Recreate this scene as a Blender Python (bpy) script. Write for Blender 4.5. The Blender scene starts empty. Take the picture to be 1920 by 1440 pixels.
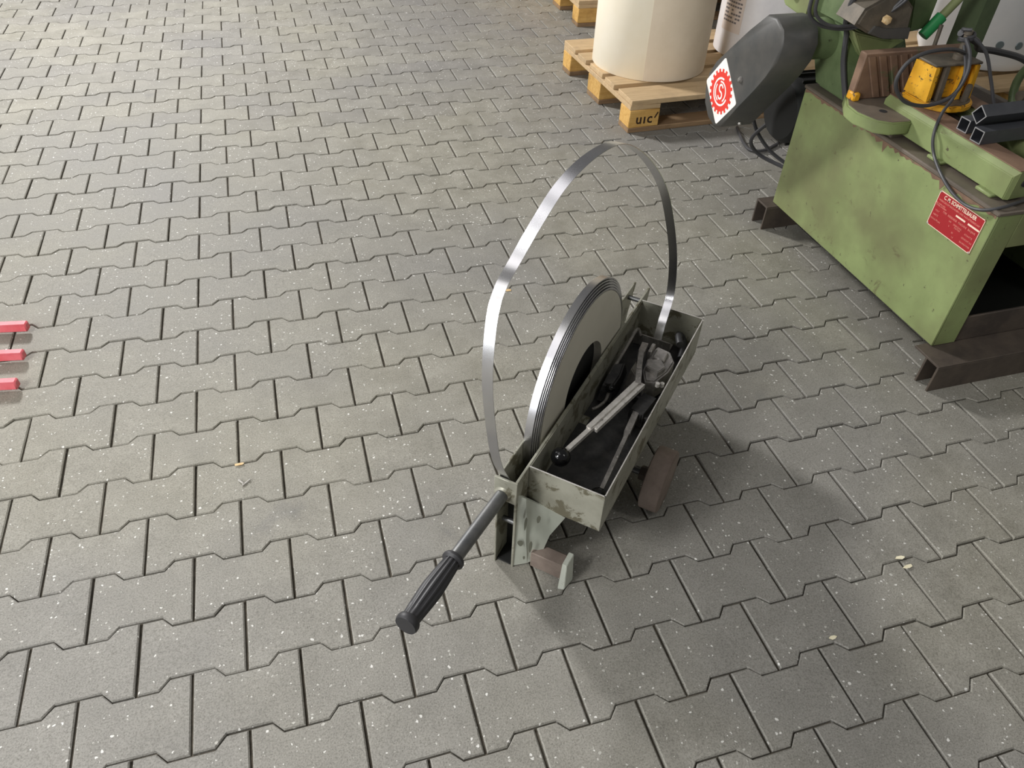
import bpy, bmesh, math, random
from mathutils import Vector, Matrix

random.seed(7)
SC = bpy.context.scene
COL = SC.collection

# ------------------------------------------------------------------ camera
RC = ((0.95852174, -0.28282856, 0.03527147),      # right
      (-0.16377886, -0.64783548, -0.74396618),    # down
      (0.23326499, 0.70733104, -0.66728573))      # forward
CP = (0.63549856, -1.23385461, 1.40172237)
cam_data = bpy.data.cameras.new('camera')
cam_data.sensor_fit = 'HORIZONTAL'
cam_data.sensor_width = 36.0
cam_data.lens = 1427.794 / 1920.0 * 36.0
cam_data.clip_start = 0.02
cam = bpy.data.objects.new('camera', cam_data)
COL.objects.link(cam)
cam.matrix_world = Matrix(((RC[0][0], -RC[1][0], -RC[2][0], CP[0]),
                           (RC[0][1], -RC[1][1], -RC[2][1], CP[1]),
                           (RC[0][2], -RC[1][2], -RC[2][2], CP[2]),
                           (0, 0, 0, 1)))
SC.camera = cam

# ------------------------------------------------------------------ light
world = bpy.data.worlds.new('hall_ambient')
SC.world = world
world.use_nodes = True
bg = world.node_tree.nodes['Background']
bg.inputs[0].default_value = (1.0, 0.98, 0.95, 1)
bg.inputs[1].default_value = 0.165


def area_lamp(name, loc, target, sx, sy, power, color):
    d = bpy.data.lights.new(name, 'AREA')
    d.shape = 'RECTANGLE'
    d.size = sx
    d.size_y = sy
    d.energy = power
    d.color = color
    o = bpy.data.objects.new(name, d)
    COL.objects.link(o)
    o.location = loc
    v = Vector(target) - Vector(loc)
    o.rotation_euler = v.to_track_quat('-Z', 'Y').to_euler()
    return o


area_lamp('hall_lamp_ahead', (-0.8, 4.6, 3.0), (0.9, 0.6, 0), 0.50, 0.75, 266, (1.0, 0.985, 0.98))
area_lamp('fill_lamp_side', (-1.0, -0.9, 1.9), (-0.1, -0.4, 0), 0.4, 0.7, 44, (1.0, 0.985, 0.97))  # added low fill that brightens the near-left paving, no known lamp there
area_lamp('open_gate_daylight', (-5.0, -1.7, 2.0), (1.4, 0.1, 0.6), 4.2, 3.4, 190, (0.97, 0.985, 1.0))
area_lamp('hall_lamp_rear', (3.4, -2.6, 4.2), (1.6, 0.0, 0), 0.5, 1.4, 20, (1.0, 0.98, 0.95))
area_lamp('roof_light', (-1.0, -0.1, 4.7), (-0.9, -0.1, 0.0), 2.8, 2.0, 30, (1.0, 0.97, 0.97))

SC.view_settings.view_transform = 'Standard'
SC.view_settings.look = 'None'
SC.view_settings.gamma = 1.0
SC.view_settings.use_curve_mapping = False
SC.view_settings.exposure = 0.0


# ------------------------------------------------------------------ materials
def srgb(r, g, b):
    f = lambda c: (c / 255 / 12.92) if c / 255 <= 0.04045 else ((c / 255 + 0.055) / 1.055) ** 2.4
    return (f(r), f(g), f(b), 1.0)


class NT:
    def __init__(self, name):
        self.m = bpy.data.materials.new(name)
        self.m.use_nodes = True
        self.t = self.m.node_tree
        self.b = self.t.nodes['Principled BSDF']

    def n(self, typ, **kw):
        nd = self.t.nodes.new(typ)
        for k, v in kw.items():
            if k.startswith('i_'):
                key = k[2:]
                key = int(key) if key.isdigit() else key
                nd.inputs[key].default_value = v
            else:
                setattr(nd, k, v)
        return nd

    def l(self, a, b):
        self.t.links.new(a, b)

    def pos(self):
        return self.n('ShaderNodeNewGeometry').outputs['Position']

    def noise(self, scale, detail=4, rough=0.6, vec=None, dist=0.0):
        nd = self.n('ShaderNodeTexNoise', i_Scale=scale, i_Detail=detail, i_Roughness=rough, i_Distortion=dist)
        self.l(vec if vec is not None else self.pos(), nd.inputs['Vector'])
        return nd.outputs['Fac']

    def ramp(self, fac, stops):
        nd = self.n('ShaderNodeValToRGB')
        e = nd.color_ramp.elements
        while len(e) < len(stops):
            e.new(0.5)
        for el, (p, c) in zip(e, stops):
            el.position = p
            el.color = c if len(c) == 4 else (*c, 1)
        self.l(fac, nd.inputs[0])
        return nd.outputs[0]

    def mix(self, fac, a, b, mode='MIX'):
        nd = self.n('ShaderNodeMix', data_type='RGBA', blend_type=mode)
        for sock, v in ((nd.inputs[0], fac), (nd.inputs[6], a), (nd.inputs[7], b)):
            if hasattr(v, 'is_output'):
                self.l(v, sock)
            else:
                sock.default_value = v
        return nd.outputs[2]

    def math(self, op, a, b=None, clamp=False):
        nd = self.n('ShaderNodeMath', operation=op, use_clamp=clamp)
        for sock, v in ((nd.inputs[0], a), (nd.inputs[1], b)):
            if v is None:
                continue
            if hasattr(v, 'is_output'):
                self.l(v, sock)
            else:
                sock.default_value = v
        return nd.outputs[0]

    def color(self, c):
        self.l(c, self.b.inputs['Base Color'])

    def bump(self, h, strength=0.3, dist=0.002):
        nd = self.n('ShaderNodeBump', i_Strength=strength, i_Distance=dist)
        self.l(h, nd.inputs['Height'])
        self.l(nd.outputs[0], self.b.inputs['Normal'])

    def set(self, **kw):
        for k, v in kw.items():
            s = self.b.inputs[k.replace('_', ' ')]
            if hasattr(v, 'is_output'):
                self.l(v, s)
            else:
                s.default_value = v
        return self


BLK = (0, 0, 0, 1)
WHT = (1, 1, 1, 1)
MAT = {}


def mottled(key, c1, c2, scale=14, rough=0.55, metal=0.0, c3=None, c3_thr=0.62, c3_scale=30, bump=0.15, spec=0.5, fine=0):
    t = NT(key)
    a = t.noise(scale, 5, 0.65)
    col = t.mix(t.ramp(a, [(0.35, BLK), (0.65, WHT)]), c1, c2)
    if c3 is not None:
        b = t.noise(c3_scale, 6, 0.7, dist=0.6)
        col = t.mix(t.ramp(b, [(c3_thr, BLK), (c3_thr + 0.05, WHT)]), col, c3)
    if fine:
        col = t.mix(t.ramp(t.noise(fine, 2, 0.5), [(0.3, BLK), (0.7, WHT)]), col, t.mix(0.35, col, (1, 1, 1, 1)), 'MIX')
    t.color(col)
    t.set(Roughness=rough, Metallic=metal)
    t.b.inputs['Specular IOR Level'].default_value = spec
    if bump:
        t.bump(t.noise(scale * 9, 3, 0.6), bump, 0.001)
    MAT[key] = t.m
    return t.m


def plain(key, c, rough=0.5, metal=0.0, spec=0.5):
    t = NT(key)
    col = t.mix(t.ramp(t.noise(25, 3, 0.6), [(0.3, BLK), (0.7, WHT)]), c, tuple(min(1, x * 1.12) for x in c[:3]) + (1,))
    t.color(col)
    t.set(Roughness=rough, Metallic=metal)
    t.b.inputs['Specular IOR Level'].default_value = spec
    MAT[key] = t.m
    return t.m


def make_paving():
    t = NT('paving_concrete')
    P = t.pos()
    rnd = t.n('ShaderNodeNewGeometry').outputs['Random Per Island']
    big = t.noise(0.9, 3, 0.55, P)
    mid = t.noise(9, 5, 0.7, P)
    fine = t.noise(300, 3, 0.75, P)
    base = t.mix(t.ramp(mid, [(0.3, BLK), (0.72, WHT)]), srgb(128, 125, 114), srgb(154, 151, 141))
    base = t.mix(t.ramp(big, [(0.38, BLK), (0.62, WHT)]), base, t.mix(0.5, base, srgb(124, 123, 124)))
    tint = t.ramp(rnd, [(0.0, (0.92, 0.92, 0.94, 1)), (0.5, (0.98, 0.98, 0.97, 1)), (1.0, (1.05, 1.05, 1.03, 1))])
    base = t.mix(1.0, base, tint, 'MULTIPLY')
    grain = t.ramp(fine, [(0.34, (0.62, 0.61, 0.58, 1)), (0.5, (1, 1, 1, 1)), (0.68, (1.24, 1.24, 1.22, 1))])
    base = t.mix(0.85, base, grain, 'MULTIPLY')
    # small dark pores
    v2 = t.n('ShaderNodeTexVoronoi', i_Scale=330)
    t.l(P, v2.inputs['Vector'])
    pore = t.math('MULTIPLY', t.math('LESS_THAN', v2.outputs['Distance'], 0.22),
                  t.math('GREATER_THAN', t.noise(60, 2, 0.5, P), 0.5))
    base = t.mix(t.math('MULTIPLY', pore, 0.6), base, srgb(70, 67, 62))
    # exposed light chips of stone, in drifts
    wv_ = t.n('ShaderNodeTexVoronoi', i_Scale=125, i_Randomness=1.0)
    dv = t.n('ShaderNodeVectorMath', operation='MULTIPLY_ADD')
    nz = t.n('ShaderNodeTexNoise', i_Scale=140, i_Detail=1)
    t.l(P, nz.inputs['Vector'])
    t.l(nz.outputs['Color'], dv.inputs[0])
    dv.inputs[1].default_value = (0.007, 0.007, 0.0)
    t.l(P, dv.inputs[2])
    t.l(dv.outputs[0], wv_.inputs['Vector'])
    sep = t.n('ShaderNodeSeparateColor')
    t.l(wv_.outputs['Color'], sep.inputs[0])
    drift = t.noise(4.5, 3, 0.6, P)
    thr = t.ramp(drift, [(0.32, (0.10,) * 3 + (1,)), (0.55, (0.24,) * 3 + (1,)), (0.72, (0.50,) * 3 + (1,))])
    some = t.math('LESS_THAN', sep.outputs[0], thr)
    size = t.math('ADD', t.math('MULTIPLY', t.math('POWER', sep.outputs[1], 2.0), 0.26), 0.10)
    chip = t.math('MULTIPLY', some, t.math('LESS_THAN', wv_.outputs['Distance'], size))
    chipcol = t.mix(sep.outputs[2], srgb(186, 184, 176), srgb(232, 231, 226))
    base = t.mix(t.math('MULTIPLY', chip, 0.8), base, chipcol)
    # oil and tyre stains
    st = t.noise(3.1, 4, 0.6, P, 0.4)
    base = t.mix(t.ramp(st, [(0.66, BLK), (0.74, (0.35,) * 3 + (1,))]), base, srgb(84, 84, 88))
    t.color(base)
    t.set(Roughness=t.ramp(mid, [(0.3, (0.62,) * 3 + (1,)), (0.7, (0.74,) * 3 + (1,))]))
    t.b.inputs['Specular IOR Level'].default_value = 0.45
    h = t.math('ADD', t.math('MULTIPLY', fine, 0.6), t.math('MULTIPLY', t.noise(140, 3, 0.6, P), 0.6))
    t.bump(h, 0.55, 0.0016)
    MAT['paving'] = t.m


make_paving()
mottled('joint_sand', srgb(66, 62, 55), srgb(98, 92, 82), 30, 0.95, bump=0.5, spec=0.1)
# steel strap: bright cold rolled steel
t = NT('strap_steel')
t.color(t.mix(t.ramp(t.noise(6, 3, 0.5), [(0.4, BLK), (0.6, WHT)]), srgb(196, 196, 200), srgb(216, 216, 216)))
t.set(Metallic=1.0, Roughness=0.27)
MAT['strap'] = t.m
t = NT('strap_edge_steel')
t.color(t.mix(t.ramp(t.noise(20, 3, 0.5), [(0.4, BLK), (0.6, WHT)]), srgb(118, 118, 122), srgb(160, 160, 160)))
t.set(Metallic=1.0, Roughness=0.38)
MAT['strap_edge'] = t.m
mottled('coil_side', srgb(206, 202, 188), srgb(216, 212, 199), 5, 0.45, 0.1, bump=0.03)
mottled('sheet_steel', srgb(146, 145, 131), srgb(172, 171, 157), 9, 0.42, 0.25, c3=srgb(112, 108, 90), c3_thr=0.52, c3_scale=20, bump=0.05)
mottled('sheet_pale', srgb(192, 197, 184), srgb(206, 210, 198), 7, 0.5, 0.15, c3=srgb(120, 118, 100), c3_thr=0.66, c3_scale=24, bump=0.05)
mottled('tube_steel', srgb(92, 94, 96), srgb(126, 126, 124), 12, 0.42, 0.7, bump=0.05)
mottled('rust', srgb(116, 102, 93), srgb(138, 125, 115), 18, 0.75, 0.1, c3=srgb(128, 82, 54), c3_thr=0.66, c3_scale=40, bump=0.3)
mottled('rust_dark', srgb(66, 58, 52), srgb(88, 78, 68), 10, 0.7, 0.1, c3=srgb(104, 74, 50), c3_thr=0.68, c3_scale=22, bump=0.25)
mottled('hall_wall', srgb(196, 194, 188), srgb(210, 208, 202), 1.5, 0.8, bump=0.05)
plain('black_rubber', srgb(46, 46, 48), 0.5)
plain('scrape_grey', srgb(104, 105, 92), 0.55)
plain('black_gloss', srgb(16, 16, 18), 0.12)
mottled('tool_cast', srgb(118, 115, 112), srgb(154, 150, 145), 60, 0.4, 0.4, c3=srgb(180, 176, 170), c3_thr=0.6, c3_scale=90, bump=0.35)
mottled('tool_bright', srgb(196, 192, 186), srgb(226, 223, 217), 45, 0.33, 0.4, c3=srgb(104, 100, 96), c3_thr=0.62, c3_scale=110, bump=0.4)
mottled('tool_dark', srgb(52, 52, 54), srgb(76, 75, 74), 30, 0.45, 0.5, bump=0.3)
t = NT('green_paint')
a_ = t.noise(5, 5, 0.65)
c_ = t.mix(t.ramp(a_, [(0.35, BLK), (0.65, WHT)]), srgb(126, 139, 90), srgb(143, 157, 104))
c_ = t.mix(t.ramp(t.noise(2.6, 4, 0.6), [(0.42, BLK), (0.62, (0.85,) * 3 + (1,))]), c_, srgb(112, 114, 78))
c_ = t.mix(t.ramp(t.noise(13, 7, 0.75, dist=0.8), [(0.60, BLK), (0.68, WHT)]), c_, srgb(106, 104, 72))
c_ = t.mix(t.ramp(t.noise(38, 4, 0.7), [(0.66, BLK), (0.70, WHT)]), c_, srgb(86, 82, 60))
t.color(c_)
t.set(Roughness=0.5)
t.bump(t.noise(40, 3, 0.6), 0.06, 0.001)
MAT['green_paint'] = t.m

mottled('green_dark', srgb(88, 104, 70), srgb(108, 124, 86), 8, 0.45, c3=srgb(66, 72, 48), c3_thr=0.63, c3_scale=14, bump=0.08)
mottled('machine_top', srgb(92, 84, 74), srgb(110, 100, 88), 8, 0.6, c3=srgb(128, 140, 94), c3_thr=0.67, c3_scale=9, bump=0.15)
mottled('jaw_rust', srgb(112, 88, 72), srgb(134, 108, 88), 14, 0.65, 0.1, c3=srgb(92, 98, 70), c3_thr=0.62, c3_scale=10, bump=0.2)
mottled('yellow_paint', srgb(214, 152, 26), srgb(232, 176, 46), 14, 0.5, c3=srgb(92, 72, 48), c3_thr=0.56, c3_scale=34, bump=0.15)
mottled('guard_black', srgb(66, 67, 66), srgb(84, 82, 78), 7, 0.5, c3=srgb(104, 96, 86), c3_thr=0.7, c3_scale=10, bump=0.05)
mottled('grey_iron', srgb(90, 84, 74), srgb(116, 106, 92), 16, 0.6, 0.2, c3=srgb(160, 148, 118), c3_thr=0.68, c3_scale=28, bump=0.2)
plain('cable_black', srgb(62, 62, 64), 0.5)
mottled('square_tube', srgb(68, 70, 76), srgb(84, 86, 90), 10, 0.42, 0.35, bump=0.03)
plain('tube_cut', srgb(176, 176, 178), 0.4, 0.7)
plain('tube_inside', srgb(28, 28, 32), 0.7)
plain('badge_white', srgb(244, 240, 232), 0.4)
plain('badge_red', srgb(222, 58, 46), 0.45)
plain('plate_red', srgb(160, 34, 40), 0.45)
plain('plate_print', srgb(240, 214, 192), 0.5)
plain('plate_pink', srgb(214, 122, 112), 0.5)
mottled('paper_cream', srgb(244, 234, 210), srgb(249, 241, 222), 3, 0.65, c3=srgb(220, 208, 182), c3_thr=0.74, c3_scale=22, bump=0.05)
mottled('paper_tan', srgb(226, 210, 186), srgb(236, 221, 198), 4, 0.65, c3=srgb(204, 188, 162), c3_thr=0.72, c3_scale=18, bump=0.05)
mottled('white_wrap', srgb(226, 224, 226), srgb(240, 238, 238), 5, 0.35, bump=0.1)
mottled('label_paper', srgb(222, 209, 200), srgb(233, 222, 214), 6, 0.6, bump=0.0)
plain('print_grey', srgb(120, 116, 118), 0.6)
mottled('silver_white', srgb(240, 243, 245), srgb(250, 251, 252), 4, 0.2, 0.0, bump=0.05)
plain('drum_band', srgb(120, 132, 134), 0.35, 0.3)
mottled('cardboard', srgb(214, 160, 96), srgb(228, 176, 112), 6, 0.7, bump=0.1)
plain('print_dark', srgb(52, 34, 20), 0.8)
mottled('red_paint', srgb(222, 98, 106), srgb(232, 120, 128), 20, 0.4, c3=srgb(236, 150, 154), c3_thr=0.7, c3_scale=40, bump=0.05)
plain('motor_black', srgb(22, 23, 22), 0.7)
mottled('green_deep', srgb(66, 80, 54), srgb(84, 98, 68), 8, 0.65, c3=srgb(50, 54, 38), c3_thr=0.63, c3_scale=14, bump=0.08)
plain('bright_green', srgb(40, 132, 74), 0.4)
mottled('paper_bit', srgb(226, 216, 180), srgb(240, 234, 208), 80, 0.8, bump=0.1)
mottled('leaf_bit', srgb(206, 172, 120), srgb(230, 204, 160), 120, 0.8, bump=0.2)


def make_wood(key, c1, c2, c3):
    t = NT(key)
    P = t.pos()
    mp = t.n('ShaderNodeMapping')
    mp.inputs['Scale'].default_value = (2.0, 26.0, 26.0)
    t.l(P, mp.inputs[0])
    g = t.noise(3.0, 5, 0.65, mp.outputs[0], 0.5)
    col = t.mix(t.ramp(g, [(0.32, BLK), (0.68, WHT)]), c1, c2)
    col = t.mix(t.ramp(t.noise(9, 4, 0.6, P), [(0.52, BLK), (0.7, (0.55,) * 3 + (1,))]), col, c3)
    rnd = t.n('ShaderNodeObjectInfo').outputs['Random']
    col = t.mix(1.0, col, t.ramp(rnd, [(0, (0.84, 0.84, 0.84, 1)), (1, (1.08, 1.06, 1.02, 1))]), 'MULTIPLY')
    t.color(col)
    t.set(Roughness=0.75)
    t.b.inputs['Specular IOR Level'].default_value = 0.25
    t.bump(g, 0.4, 0.002)
    MAT[key] = t.m


make_wood('wood_deck', srgb(186, 160, 124), srgb(208, 182, 144), srgb(164, 144, 118))
make_wood('wood_block', srgb(196, 152, 84), srgb(222, 182, 112), srgb(150, 112, 62))
make_wood('wood_dark', srgb(128, 104, 80), srgb(156, 130, 100), srgb(100, 82, 62))


# ------------------------------------------------------------------ mesh helpers
class MB:
    """collects shapes given in world coordinates into one bmesh"""

    def __init__(self):
        self.bm = bmesh.new()

    def faces(self, verts, faces):
        vs = [self.bm.verts.new(v) for v in verts]
        for f in faces:
            try:
                self.bm.faces.new([vs[i] for i in f])
            except ValueError:
                pass
        return self

    def box(self, x0, x1, y0, y1, z0, z1, M=None, bev=0.0):
        b = bmesh.new()
        vs = [b.verts.new((x, y, z)) for z in (z0, z1) for y in (y0, y1) for x in (x0, x1)]
        for f in ((0, 2, 3, 1), (4, 5, 7, 6), (0, 1, 5, 4), (2, 6, 7, 3), (0, 4, 6, 2), (1, 3, 7, 5)):
            b.faces.new([vs[i] for i in f])
        if bev:
            bmesh.ops.bevel(b, geom=list(b.edges), offset=bev, segments=1, affect='EDGES')
        return self.merge(b, M)

    def merge(self, b, M=None):
        if M is not None:
            bmesh.ops.transform(b, matrix=M, verts=b.verts)
        me = bpy.data.meshes.new('tmp')
        b.to_mesh(me)
        b.free()
        self.bm.from_mesh(me)
        bpy.data.meshes.remove(me)
        return self

    def prism(self, pts_a, pts_b, bev=0.0):
        """solid between two point loops of equal length"""
        b = bmesh.new()
        A = [b.verts.new(p) for p in pts_a]
        B = [b.verts.new(p) for p in pts_b]
        n = len(A)
        fa = b.faces.new(A)
        fb = b.faces.new(B[::-1])
        for i in range(n):
            b.faces.new((A[i], B[i], B[(i + 1) % n], A[(i + 1) % n]))
        bmesh.ops.recalc_face_normals(b, faces=b.faces)
        if bev:
            es = list(set(list(fa.edges) + list(fb.edges)))
            bmesh.ops.bevel(b, geom=es, offset=bev, segments=2, affect='EDGES', clamp_overlap=True)
        return self.merge(b)

    def tube(self, path, r, seg=10, caps=True, closed=False):
        P = [Vector(p) for p in path]
        n = len(P)
        rr = r if isinstance(r, (list, tuple)) else [r] * n
        T = []
        for i in range(n):
            a = P[i - 1] if (i or closed) else P[i]
            c = P[(i + 1) % n] if (i < n - 1 or closed) else P[i]
            T.append((c - a).normalized())
        ref = Vector((0, 0, 1)) if abs(T[0].z) < 0.9 else Vector((1, 0, 0))
        N = T[0].cross(ref).normalized()
        rings = []
        for i in range(n):
            N = (N - T[i] * N.dot(T[i])).normalized()
            Bn = T[i].cross(N)
            rings.append([self.bm.verts.new(P[i] + (N * math.cos(2 * math.pi * k / seg) + Bn * math.sin(2 * math.pi * k / seg)) * rr[i]) for k in range(seg)])
        m = n if closed else n - 1
        for i in range(m):
            a, c = rings[i], rings[(i + 1) % n]
            for k in range(seg):
                self.bm.faces.new((a[k], a[(k + 1) % seg], c[(k + 1) % seg], c[k]))
        if caps and not closed:
            self.bm.faces.new(rings[0][::-1])
            self.bm.faces.new(rings[-1])
        return self

    def lathe(self, prof, origin, axis, seg=32, x_ref=None):
        """prof: (radius, height) along axis"""
        O = Vector(origin)
        A = Vector(axis).normalized()
        X = Vector(x_ref) if x_ref else (Vector((0, 0, 1)) if abs(A.z) < 0.9 else Vector((1, 0, 0)))
        X = (X - A * X.dot(A)).normalized()
        Y = A.cross(X)
        rings = []
        for (r, h) in prof:
            if r < 1e-6:
                rings.append([self.bm.verts.new(O + A * h)])
            else:
                rings.append([self.bm.verts.new(O + A * h + (X * math.cos(2 * math.pi * k / seg) + Y * math.sin(2 * math.pi * k / seg)) * r) for k in range(seg)])
        for a, c in zip(rings[:-1], rings[1:]):
            for k in range(seg):
                k2 = (k + 1) % seg
                if len(a) == 1 and len(c) == 1:
                    continue
                if len(a) == 1:
                    self.bm.faces.new((a[0], c[k], c[k2]))
                elif len(c) == 1:
                    self.bm.faces.new((a[k], c[0], a[k2]))
                else:
                    self.bm.faces.new((a[k], c[k], c[k2], a[k2]))
        return self

    def band(self, pts, widths_dir, width, thick=0.0012):
        """flat strap along pts; widths_dir = direction of its width at each point"""
        P = [Vector(p) for p in pts]
        n = len(P)
        rows = []
        for i in range(n):
            T = (P[min(i + 1, n - 1)] - P[max(i - 1, 0)]).normalized()
            Wd = Vector(widths_dir[i])
            Wd = (Wd - T * Wd.dot(T)).normalized()
            Nn = T.cross(Wd).normalized()
            h = width / 2
            k = thick / 2
            rows.append([self.bm.verts.new(P[i] + Wd * a + Nn * b) for a, b in ((-h, -k), (h, -k), (h, k), (-h, k))])
        for a, c in zip(rows[:-1], rows[1:]):
            for k in range(4):
                self.bm.faces.new((a[k], a[(k + 1) % 4], c[(k + 1) % 4], c[k]))
        self.bm.faces.new(rows[0][::-1])
        self.bm.faces.new(rows[-1])
        return self


ROOTM = {}


def empty(name, loc, rz=0.0):
    o = bpy.data.objects.new(name, None)
    COL.objects.link(o)
    o.location = loc
    o.rotation_euler = (0, 0, rz)
    o.empty_display_size = 0.05
    ROOTM[o.name] = Matrix.Translation(loc) @ Matrix.Rotation(rz, 4, 'Z')
    return o


def tag(o, label, cat, group=None):
    o['label'] = label
    o['category'] = cat
    if group:
        o['group'] = group
    return o


def root_of(o):
    while o.parent:
        o = o.parent
    return o


def build(name, mb, mat, parent=None, smooth=40.0, normals=True, label=None):
    bm = mb.bm
    if normals:
        bmesh.ops.recalc_face_normals(bm, faces=bm.faces)
    me = bpy.data.meshes.new(name)
    if parent is None:
        zs = [v.co for v in bm.verts]
        lo = Vector((sum(v.x for v in zs) / len(zs), sum(v.y for v in zs) / len(zs), min(v.z for v in zs)))
        inv = Matrix.Translation(-lo)
    else:
        inv = ROOTM[root_of(parent).name].inverted()
    bmesh.ops.transform(bm, matrix=inv, verts=bm.verts)
    bm.to_mesh(me)
    bm.free()
    for p in me.polygons:
        p.use_smooth = True
    me.set_sharp_from_angle(angle=math.radians(smooth))
    me.materials.append(MAT[mat])
    o = bpy.data.objects.new(name, me)
    COL.objects.link(o)
    if parent is None:
        o.location = lo
        ROOTM[o.name] = Matrix.Translation(lo)
    else:
        o.parent = parent
    if label:
        o['label'] = label
    return o


def text_mesh(body, size, M, spacing=1.0, width=None):
    """flat lettering as mesh vertices and faces in world space; centred"""
    c = bpy.data.curves.new('txt', 'FONT')
    c.body = body
    c.size = size
    c.align_x = 'CENTER'
    c.align_y = 'CENTER'
    c.space_character = spacing
    c.extrude = 0.0003
    c.offset = size * 0.018
    c.resolution_u = 2
    o = bpy.data.objects.new('txt', c)
    COL.objects.link(o)
    dg = bpy.context.evaluated_depsgraph_get()
    me = bpy.data.meshes.new_from_object(o.evaluated_get(dg))
    bpy.data.objects.remove(o)
    bpy.data.curves.remove(c)
    b = bmesh.new()
    b.from_mesh(me)
    bpy.data.meshes.remove(me)
    if width:
        xs = [v.co.x for v in b.verts]
        k = width / max(1e-6, max(xs) - min(xs))
        for v in b.verts:
            v.co.x *= k
    bmesh.ops.transform(b, matrix=M, verts=b.verts)
    return b


def catmull(pts, n=8):
    P = [Vector(p) for p in pts]
    out = []
    for i in range(len(P) - 1):
        p0 = P[max(i - 1, 0)]
        p1 = P[i]
        p2 = P[i + 1]
        p3 = P[min(i + 2, len(P) - 1)]
        for k in range(n):
            u = k / n
            out.append(0.5 * ((2 * p1) + (p2 - p0) * u + (2 * p0 - 5 * p1 + 4 * p2 - p3) * u * u + (3 * p1 - p0 - 3 * p2 + p3) * u ** 3))
    out.append(P[-1])
    return out


# ------------------------------------------------------------------ floor: interlocking pavers
PL, PP, AMP = 0.2, 0.13724, 0.0212      # length of a paver, pitch of the rows, depth of the wave
fl = MB()
fl.faces([(-3, -3, -0.0075), (8, -3, -0.0075), (8, 8, -0.0075), (-3, 8, -0.0075)], [(0, 1, 2, 3)])
floor = build('floor', fl, 'joint_sand', normals=False)
floor['kind'] = 'structure'
floor['label'] = 'grey interlocking concrete paving with dark sand joints'
FL_LOC = floor.location.copy()


def paver_outline(jx=0.0026, jy=0.0016, inset=0.0):
    """I-shaped stone around its own centre; ends wide, waist narrow"""
    hx = PL / 2 - jx - inset
    yw = PP / 2 - AMP / 2 + 0.0 - jy - inset      # half width at the waist
    ye = PP / 2 + AMP / 2 - jy - inset            # half width at the ends
    a, b = 0.205 * PL, 0.298 * PL
    top = [(hx, ye), (b + inset * 0.4, ye), (a - jy * 0.4, yw), (-a + jy * 0.4, yw), (-b - inset * 0.4, ye), (-hx, ye)]
    return top + [(-x, -y) for x, y in top]


def paver_bm(bm, cx, cy, cz, tx=0.0, ty=0.0):
    o0 = paver_outline()
    o1 = paver_outline(inset=0.0026)
    z = lambda x, y, d: cz + d + tx * x + ty * y
    top = [bm.verts.new((cx + x, cy + y, z(x, y, 0))) for x, y in o1]
    mid = [bm.verts.new((cx + x, cy + y, z(x, y, -0.0024))) for x, y in o0]
    bot = [bm.verts.new((cx + x, cy + y, z(x, y, -0.022))) for x, y in o0]
    n = len(top)
    bm.faces.new(top)
    for i in range(n):
        j = (i + 1) % n
        bm.faces.new((mid[i], mid[j], top[j], top[i]))
        bm.faces.new((bot[i], bot[j], mid[j], mid[i]))


pm = bmesh.new()
paver_bm(pm, 0, 0, 0)
PAVER = bpy.data.meshes.new('paver')
pm.to_mesh(PAVER)
pm.free()
PAVER.materials.append(MAT['paving'])


def pix(x, y, z=0.0):
    d = Vector((x, y, z)) - Vector(CP)
    q = [sum(RC[k][i] * d[i] for i in range(3)) for k in range(3)]
    if q[2] < 0.05:
        return None
    return (960 + 1427.794 * q[0] / q[2], 720 + 1427.794 * q[1] / q[2], q[2])


spots = []
for r in range(-60, 20):
    off = 0.0 if r % 2 else 0.5
    for c in range(-16, 41):
        # the joint at c+off is this stone's left end; its lower end lies on y = -r*PP
        cx = (c + off + 0.5) * PL
        cy = -r * PP + AMP / 2 + PP / 2
        if not (-2.9 < cx < 7.9 and -2.6 < cy < 7.92):
            continue
        pq = pix(cx, cy)
        hidden = (2.35 < cx < 2.8 and 0.1 < cy < 0.85)
        inside = pq and -60 < pq[0] < 1980 and -40 < pq[1] < 1500 and not hidden
        spots.append((pq[2] if inside else 1e3 + (pq[2] if pq else 50), cx, cy))
spots.sort()
rnd = random.Random(3)
rest = bmesh.new()
for i, (d, cx, cy) in enumerate(spots):
    dz = rnd.uniform(-0.0016, 0.0010)
    tx = rnd.uniform(-0.008, 0.008)
    ty = rnd.uniform(-0.008, 0.008)
    if i < 300:
        o = bpy.data.objects.new('paver', PAVER)
        COL.objects.link(o)
        o.parent = floor
        o.location = Vector((cx, cy, dz)) - FL_LOC
        o.rotation_euler = (ty, -tx, rnd.uniform(-0.006, 0.006))
    else:
        paver_bm(rest, cx, cy, dz, tx * 0.7, ty * 0.7)
me = bpy.data.meshes.new('paver_field')
rest.to_mesh(me)
rest.free()
me.materials.append(MAT['paving'])
o = bpy.data.objects.new('paver_field', me)
COL.objects.link(o)
o.parent = floor
o.location = -FL_LOC
o['kind'] = 'stuff'
o['label'] = 'far grey interlocking paving stones'

# hall walls beyond the picture
m = MB()
m.box(-3, 8, 8.0, 8.2, -0.02, 5.5)
w_ = build('wall_back', m, 'hall_wall', smooth=20)
w_['kind'] = 'structure'
m = MB()
m.box(8.0, 8.2, -3, 8.2, -0.02, 5.5)
w_ = build('wall_right', m, 'hall_wall', smooth=20)
w_['kind'] = 'structure'

# ------------------------------------------------------------------ strap dispenser
ANG = math.radians(46.3)
DD = Vector((math.cos(ANG), math.sin(ANG), 0))       # along the dispenser, away from its handle
WV = Vector((math.sin(ANG), -math.cos(ANG), 0))      # across it, towards the tool tray


def W(s, w, z):
    return DD * s + WV * w + Vector((0, 0, z))


def Wl(lst):
    return [W(*q) for q in lst]


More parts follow.
